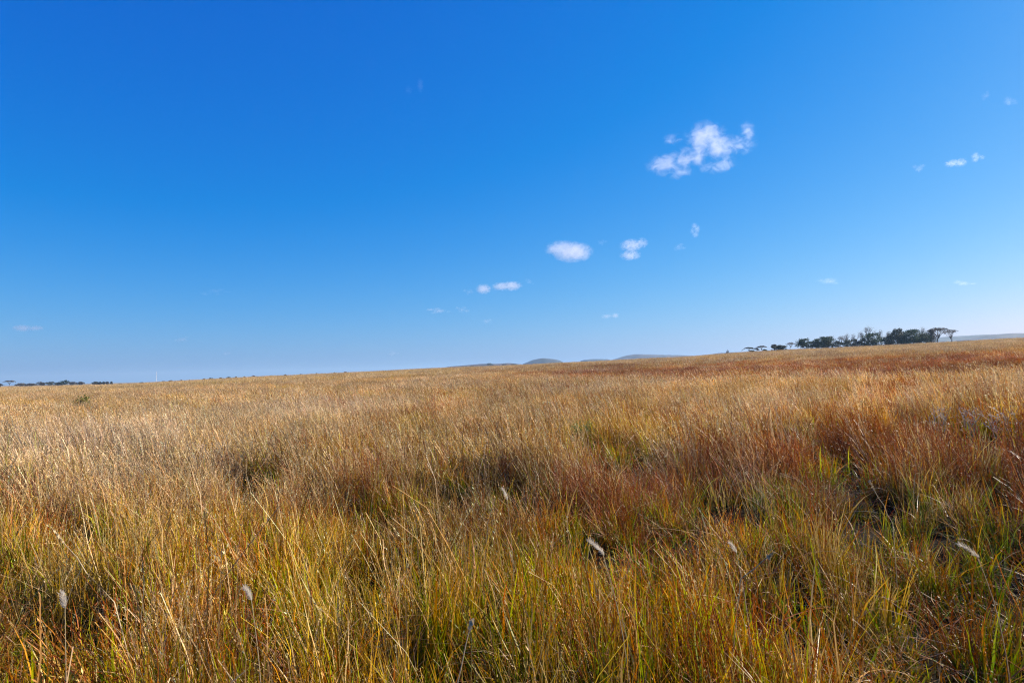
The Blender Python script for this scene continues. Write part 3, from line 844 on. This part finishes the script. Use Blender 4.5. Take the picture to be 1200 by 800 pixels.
# ---------------------------------------------------------------- small plants in the field
def low_bush(name, label, px, depth, w, h, mat, stem, seed, leaves, leaf, cat):
    rnd = random.Random(seed)
    root = empty(name, stand(px, depth)); tag(root, label, cat)
    tb, cb = Build(), Build()
    for i in range(16):
        a = rnd.uniform(0, 6.28); q = rnd.uniform(.1, .95) * w * .5
        e = Vector((math.cos(a) * q, math.sin(a) * q, h * rnd.uniform(.6, 1.05) * (1 - .3 * (q / w * 2) ** 2)))
        pts_ = wobble((rnd.gauss(0, .04) * w, rnd.gauss(0, .04) * w, -.05), e, 4, .05, rnd)
        tb.tube(pts_, [.008, .007, .006, .004, .002], 4)
        for j in range(leaves // 16):
            t = rnd.uniform(.3, 1) ** .7; f = t * 4; ii = min(int(f), 3)
            p = pts_[ii].lerp(pts_[ii + 1], f - ii) + Vector((rnd.gauss(0, .06), rnd.gauss(0, .06), rnd.gauss(0, .05))) * w
            p.z = max(p.z, .03)
            cb.leaf(p, leaf, rnd)
    link('stems', tb.mesh('stems', stem), root); link('foliage', cb.mesh('foliage', mat), root)

low_bush('shrub', 'yellow-green shrub alone in the pale grass to the left', 97, 34, 1.3, .86, LEAF_YELLOWGREEN, LEAF_YELLOWGREEN, 3, 2600, .085, 'shrub')
low_bush('shrub', 'fresh green shrub in the straw grass right of centre', 680, 12.5, 0.66, 0.56, LEAF_GREEN, LEAF_GREEN, 4, 1500, .03, 'shrub')

def dry_forb(label, px, depth, w, h, seed):
    rnd = random.Random(seed)
    root = empty('dry_forb', stand(px, depth)); tag(root, label, 'dead plant', 'dead grey plants in the rust grass')
    tb, cb = Build(), Build()
    for i in range(11):
        a = rnd.uniform(0, 6.28); q = rnd.uniform(.15, 1) * w * .5
        e = Vector((math.cos(a) * q, math.sin(a) * q, h * rnd.uniform(.65, 1.05)))
        pts_ = wobble((rnd.gauss(0, .03), rnd.gauss(0, .03), -.05), e, 4, .05, rnd)
        tb.tube(pts_, [.006, .005, .004, .003, .002], 4)
        for j in range(4):
            f = pts_[2 + j % 2]
            e2 = f + Vector((rnd.gauss(0, .1), rnd.gauss(0, .1), rnd.uniform(.03, .16)))
            tb.tube([f, f.lerp(e2, .5) + Vector((rnd.gauss(0, .01), rnd.gauss(0, .01), 0)), e2], [.003, .0025, .0015], 3)
            for _ in range(1): cb.leaf(e2 + Vector((rnd.gauss(0, .02), rnd.gauss(0, .02), rnd.gauss(0, .02))), .035, rnd)
    link('twigs', tb.mesh('twigs', DEADWOOD), root); link('dead_leaves', cb.mesh('dead_leaves', DEADWOOD), root)
dry_forb('ash-grey dead plant farthest right in the rust grass', 1168, 10.5, .7, .66, 41)
dry_forb('ash-grey dead plant just left of the farthest right one', 1136, 11.2, .65, .66, 42)
dry_forb('ash-grey dead plant third from the right in the rust grass', 1098, 11.5, .6, .66, 43)

def plume_stalk(label, px, py, depth, lean, plen, seed, thick=.011):
    """a tall stalk whose white plume shows at the given place"""
    rnd = random.Random(seed)
    v = ray(px, py) * depth
    head = Vector((v.x, depth, EYE + v.z))
    gz_ = float(ground_z(head.x + lean, depth))
    base = Vector((head.x + lean * 1.2, depth + .02, gz_))
    root = empty('plume_grass', base); tag(root, label, 'grass stalk', 'white plumed grass stalks')
    h = head - base
    tb, cb = Build(), Build()
    pts_ = [Vector((0, 0, -.03))]
    for i in range(1, 7):
        t = i / 6
        pts_.append(Vector((h.x * t ** 1.7, h.y * t, h.z * (t + .08 * math.sin(math.pi * t)))))
    tb.tube(pts_, [.0022, .0021, .002, .0018, .0016, .0014, .0012], 5)
    d = (pts_[-1] - pts_[-2]).normalized() + Vector((0, 0, -.55)) * (1 if lean else 0)
    d.normalize()
    side = 1 if lean >= 0 else -1
    for i in range(170):
        t = rnd.random()
        p = pts_[-1] + d * plen * (t - .25) + Vector((-.18 * side, 0, -.14)) * plen * t * t
        rr_ = thick * math.sin(math.pi * min(t * .92 + .08, 1)) ** .7
        off = Vector((rnd.gauss(0, 1), rnd.gauss(0, 1), rnd.gauss(0, 1))).normalized() * rr_ * rnd.random() ** .5
        q = p + off
        e = (d * 1.2 + off.normalized() * .8 + Vector((-.3 * side, 0, 0))).normalized() * rnd.uniform(.010, .026)
        s_ = e.orthogonal().normalized() * .0007
        cb.V += [q - s_, q + s_, q + e + s_ * .3, q + e - s_ * .3]; cb.F.append((cb.n, cb.n + 1, cb.n + 2, cb.n + 3)); cb.n += 4
    link('stem', tb.mesh('stem', STRAW_PLAIN), root); link('plume', cb.mesh('plume', PLUME), root)

plume_stalk('white fluffy plume nodding left near the middle of the foreground', 705, 645, 2.9, .10, .085, 1, .0042)
plume_stalk('white upright plume at the lower left of the field', 76, 707, 2.6, .0, .06, 2, .0036)
plume_stalk('white plume in the golden grass left of centre', 294, 699, 2.6, .04, .055, 3, .0034)
plume_stalk('forked white drooping plume among the green blades at far right', 1143, 648, 3.0, .12, .10, 4, .0038)
plume_stalk('small pale curled plume in the right foreground', 862, 644, 3.1, .06, .055, 5, .004)
plume_stalk('slim pale plume high behind the dark gap in the middle', 594, 582, 4.2, .03, .08, 6, .004)

# bent dry stalks that stand out
def dry_stalk(label, p_top, p_bot, depth, seed):
    rnd = random.Random(seed)
    a, b_ = ray(*p_bot) * depth, ray(*p_top) * depth
    base = Vector((a.x, depth, EYE + a.z)); top = Vector((b_.x, depth + .05, EYE + b_.z))
    root = empty('dry_stalk', base); tag(root, label, 'grass stalk', 'long pale dry stalks')
    tb, lb = Build(), Build()
    drop = base.z - float(ground_z(base.x, depth)) + .02
    run = (base.x - top.x) * .35
    pts_ = [Vector((run, .05, -drop)), Vector((run * .7, .03, -drop * .5)), Vector((0, 0, 0))] + wobble((0, 0, 0), top - base, 5, .015, rnd)[1:]
    tb.tube(pts_, [.0022, .0022, .0022, .002, .0019, .0017, .0015, .001], 5)
    for i in range(10):
        p = pts_[-1].lerp(pts_[-2], rnd.random())
        lb.leaf(p, .022, rnd)
    lb.tube([pts_[-2].lerp(pts_[-1], .5), pts_[-1]], [.0016, .0012], 4)
    link('stem', tb.mesh('stem', STRAW_PLAIN), root); link('seed_head', lb.mesh('seed_head', STRAW_PLAIN), root)
dry_stalk('long pale stalk slanting down to the right in the left foreground', (52, 622), (134, 705), 3.0, 1)
dry_stalk('pale straight stalk at the bottom left of centre', (553, 730), (536, 800), 2.2, 2)
dry_stalk('pale stalk leaning left across the dark gap on the right', (912, 650), (868, 678), 3.0, 3)
dry_stalk('tall pale stalk leaning left in front of the middle straw', (640, 440), (654, 478), 7.5, 4)
dry_stalk('long pale stalk arching left above the right dark gap', (1024, 565), (1046, 612), 4.2, 5)

# ---------------------------------------------------------------- clouds: scattering volumes high over the plain
def cloud(px0, py0, px1, py1, label, puffs=None, dens=1.0, ragged=1.0, seed=0, alt=1200.0, group='small white clouds'):
    pc, qc = (px0 + px1) / 2, (py0 + py1) / 2
    v = ray(pc, qc)
    depth = min(alt / max(v.z, .02), 15500)
    c = Vector((v.x * depth, depth, EYE + v.z * depth))
    slant = math.hypot(1, v.x)
    w, h = (px1 - px0) / FPX * depth, (py1 - py0) / FPX * depth
    w /= slant ** .5
    dpt = min(max(w * .6, h), w)
    if puffs is None:
        rp = random.Random(seed * 17 + 3)
        puffs = [(-.05, -.05, .7, .62, .5)] + [(rp.uniform(-.75, .75), rp.uniform(-.6, .6), rp.uniform(.28, .6), rp.uniform(.28, .6), rp.uniform(.3, .52)) for _ in range(5)]
    m = bpy.data.materials.new('cloud_vapour'); m.use_nodes = True
    n, l = m.node_tree.nodes, m.node_tree.links
    n.remove(n['Principled BSDF'])
    pv = n.new('ShaderNodeVolumePrincipled'); l.new(pv.outputs[0], n['Material Output'].inputs['Volume'])
    pv.inputs['Color'].default_value = (0.975, 0.965, 0.995, 1)
    pv.inputs['Anisotropy'].default_value = 0.5
    tc = n.new('ShaderNodeTexCoord')
    def math_(op, a, b_=None, c_=None):
        q = n.new('ShaderNodeMath'); q.operation = op
        for i, s in enumerate((a, b_, c_)):
            if s is None: continue
            if isinstance(s, (int, float)): q.inputs[i].default_value = s
            else: l.new(s, q.inputs[i])
        return q.outputs[0]
    acc = None
    for (ux, uz, rx, rz_, wt_) in puffs:
        mp_ = n.new('ShaderNodeVectorMath'); mp_.operation = 'SUBTRACT'
        l.new(tc.outputs['Object'], mp_.inputs[0]); mp_.inputs[1].default_value = (ux * w / 2, 0, uz * h / 2)
        dv = n.new('ShaderNodeVectorMath'); dv.operation = 'DIVIDE'
        l.new(mp_.outputs[0], dv.inputs[0]); dv.inputs[1].default_value = (rx * w / 2, dpt / 2 * min(1, max(rx, rz_) + .1), rz_ * h / 2)
        ln_ = n.new('ShaderNodeVectorMath'); ln_.operation = 'LENGTH'; l.new(dv.outputs[0], ln_.inputs[0])
        f = math_('MULTIPLY_ADD', ln_.outputs['Value'], -wt_, wt_)
        acc = f if acc is None else math_('MAXIMUM', acc, f)
    nz = n.new('ShaderNodeTexNoise'); nz.inputs['Detail'].default_value = 6; nz.inputs['Roughness'].default_value = .62
    nz.inputs['Scale'].default_value = 1.0; nz.inputs['Distortion'].default_value = 0.7
    vs_ = n.new('ShaderNodeVectorMath'); vs_.operation = 'MULTIPLY_ADD'
    k_ = 10.0 / min(w, h * 2.4)
    l.new(tc.outputs['Object'], vs_.inputs[0]); vs_.inputs[1].default_value = (k_, k_, k_ * 1.3); vs_.inputs[2].default_value = (seed * 3.7, seed * 1.3, seed * 2.1)
    l.new(vs_.outputs[0], nz.inputs['Vector'])
    nn = math_('MULTIPLY_ADD', nz.outputs['Fac'], 3.4 * ragged, -1.7 * ragged - 0.10)
    s = math_('ADD', acc, nn)
    s = math_('MULTIPLY', math_('MINIMUM', math_('MAXIMUM', s, 0.0), 0.6), math_('MINIMUM', math_('MAXIMUM', math_('MULTIPLY', acc, 6.0), 0.0), 1.0))
    l.new(math_('MULTIPLY', s, dens * 3.3 / dpt), pv.inputs['Density'])
    m.cycles.volume_step_rate = 0.15
    # domain: an ellipsoid that just holds the vapour
    nu, nv = 16, 10
    V = [(0, 0, -1)] + [(math.cos(2 * math.pi * i / nu) * math.cos(t), math.sin(2 * math.pi * i / nu) * math.cos(t), math.sin(t))
                        for t in np.linspace(-math.pi / 2, math.pi / 2, nv + 1)[1:-1] for i in range(nu)] + [(0, 0, 1)]
    V = np.array(V) * np.array((w / 2, dpt / 2, h / 2)) * 1.22
    me = bpy.data.meshes.new('cloud')
    faces = [(0, 1 + (i + 1) % nu, 1 + i) for i in range(nu)]
    for j in range(nv - 2):
        for i in range(nu):
            a = 1 + j * nu + i; b_ = 1 + j * nu + (i + 1) % nu
            faces.append((a, b_, b_ + nu, a + nu))
    top = len(V) - 1; bs = 1 + (nv - 2) * nu
    faces += [(top, bs + i, bs + (i + 1) % nu) for i in range(nu)]
    me.from_pydata([tuple(p) for p in V], [], faces); me.materials.append(m)
    o = link('cloud', me, loc=c)
    o.rotation_euler = (0, 0, -math.atan2(v.x, 1))
    tag(o, label, 'cloud', group, 'thing')
    return o

cloud(758, 142, 886, 210, 'largest ragged cloud high on the right',
      [(-.52, .48, .24, .22, .42), (-.26, .62, .22, .20, .42), (.10, .42, .42, .62, .72), (.32, .05, .38, .52, .72), (.74, .05, .30, .40, .50), (.82, .42, .18, .45, .46),
       (-.62, -.38, .48, .44, .72), (-.26, -.22, .50, .42, .76), (.06, -.05, .35, .35, .5), (-.42, -.72, .35, .28, .45), (.28, -.55, .42, .36, .5)], .75, .95, 1)
cloud(634, 279, 698, 311, 'oval solid white cloud in the middle of the sky', [(-.25, .2, .7, .75, 1.0), (.15, -.05, .85, .85, 1.2)], .75, .62, 2)
cloud(724, 278, 760, 307, 'small split cloud right of the oval cloud', [(-.1, .35, .9, .6, .65), (-.2, -.45, .8, .5, .65), (.6, .5, .45, .5, .6)], .8, .8, 3)
cloud(806, 259, 822, 280, 'little upright cloud below the largest cloud', [(0, .45, .55, .5, .5), (.35, .1, .55, .6, .5), (-.3, -.1, .5, .45, .42), (.1, -.5, .6, .45, .48)], .5, .9, 4)
cloud(788, 283, 804, 295, 'wisp between the split cloud and the little upright cloud', None, .22, .9, 5)
cloud(575, 328, 613, 343, 'flat-based cloud lower left of the oval cloud', [(-.3, 0, .75, .8, .8), (.3, .05, .75, .9, .8)], .8, .65, 6)
cloud(554, 332, 577, 347, 'small puffy cloud left of the flat-based cloud', [(.1, .1, .95, .95, .8)], .8, .65, 7)
cloud(543, 337, 557, 346, 'faint wisp left of the small puffy cloud', None, .25, .7, 8)
cloud(614, 325, 627, 335, 'tiny faint cloud right of the flat-based cloud', None, .2, .7, 9)
cloud(501, 359, 530, 369, 'thin low cloud left of the puffy pair', None, .9, .5, 10)
cloud(533, 358, 550, 367, 'faint scrap right of the thin low cloud', None, .4, .7, 11)
cloud(561, 371, 580, 381, 'faint low round cloud below the puffy pair', None, .35, .6, 12)
cloud(702, 365, 728, 376, 'faint low streak below the oval cloud', [(-.3, 0, .65, .6, .8), (.5, .1, .4, .7, .9)], .45, .6, 13)
cloud(698, 279, 712, 289, 'tiny wisp at the right shoulder of the oval cloud', None, .15, .8, 14)
cloud(12, 378, 53, 391, 'flat pinkish cloud low at far left', [(-.3, 0, .7, .8, .7), (.35, .05, .65, .7, .6)], 1.0, .6, 15)
cloud(202, 392, 225, 403, 'tiny low cloud on the left, above the mast', None, .6, .5, 16)
cloud(258, 410, 271, 418, 'faintest low cloud just above the left skyline', None, .35, .6, 17)
cloud(236, 335, 270, 347, 'barely visible streak above the left skyline', None, .12, .6, 18)
cloud(454, 409, 469, 418, 'faint speck of cloud above the middle skyline', None, .3, .6, 19)
cloud(954, 324, 991, 335, 'thin slanting cloud above the grove', None, .4, .6, 20)
cloud(1116, 327, 1143, 337, 'small flat cloud above the right end of the grove', None, .4, .6, 21)
cloud(1107, 184, 1133, 199, 'small wispy cloud high at right', [(-.3, .1, .8, .7, .6), (.4, 0, .7, .8, .5)], .4, .8, 22)
cloud(1136, 177, 1153, 191, 'tiny puff at the upper right of the small wispy cloud', None, .4, .8, 23)
cloud(1070, 190, 1086, 204, 'faint scrap left of the small wispy cloud', None, .2, .8, 24)
cloud(1148, 106, 1164, 118, 'faint speck of cloud near the top right corner', None, .10, .8, 25)
cloud(1172, 111, 1192, 126, 'faint wisp of cloud nearest the top right corner', None, .13, .8, 26)
cloud(472, 88, 500, 118, 'faint vertical wisp of cloud near the top middle', [(.5, .2, .35, .7, .6), (-.5, -.2, .4, .4, .5)], .08, .8, 27)

# ---------------------------------------------------------------- haze
me = bpy.data.meshes.new('haze')
hx, z0, z1 = 13900.0, -74.0, 98.0
me.from_pydata([(x, y, z) for z in (z0, z1) for x, y in ((-hx, -hx), (hx, -hx), (hx, hx), (-hx, hx))], [],
               [(0, 3, 2, 1), (4, 5, 6, 7), (0, 1, 5, 4), (1, 2, 6, 5), (2, 3, 7, 6), (3, 0, 4, 7)])
hm = bpy.data.materials.new('haze_air'); hm.use_nodes = True
hn, hl = hm.node_tree.nodes, hm.node_tree.links
hn.remove(hn['Principled BSDF'])
pv = hn.new('ShaderNodeVolumePrincipled'); hl.new(pv.outputs[0], hn['Material Output'].inputs['Volume'])
pv.inputs['Color'].default_value = (0.40, 0.63, 0.88, 1)
pv.inputs['Density'].default_value = 1.35e-4
pv.inputs['Anisotropy'].default_value = 0.25
me.materials.append(hm)
tag(link('haze', me), 'thin blue air over the whole plain', kind='stuff')
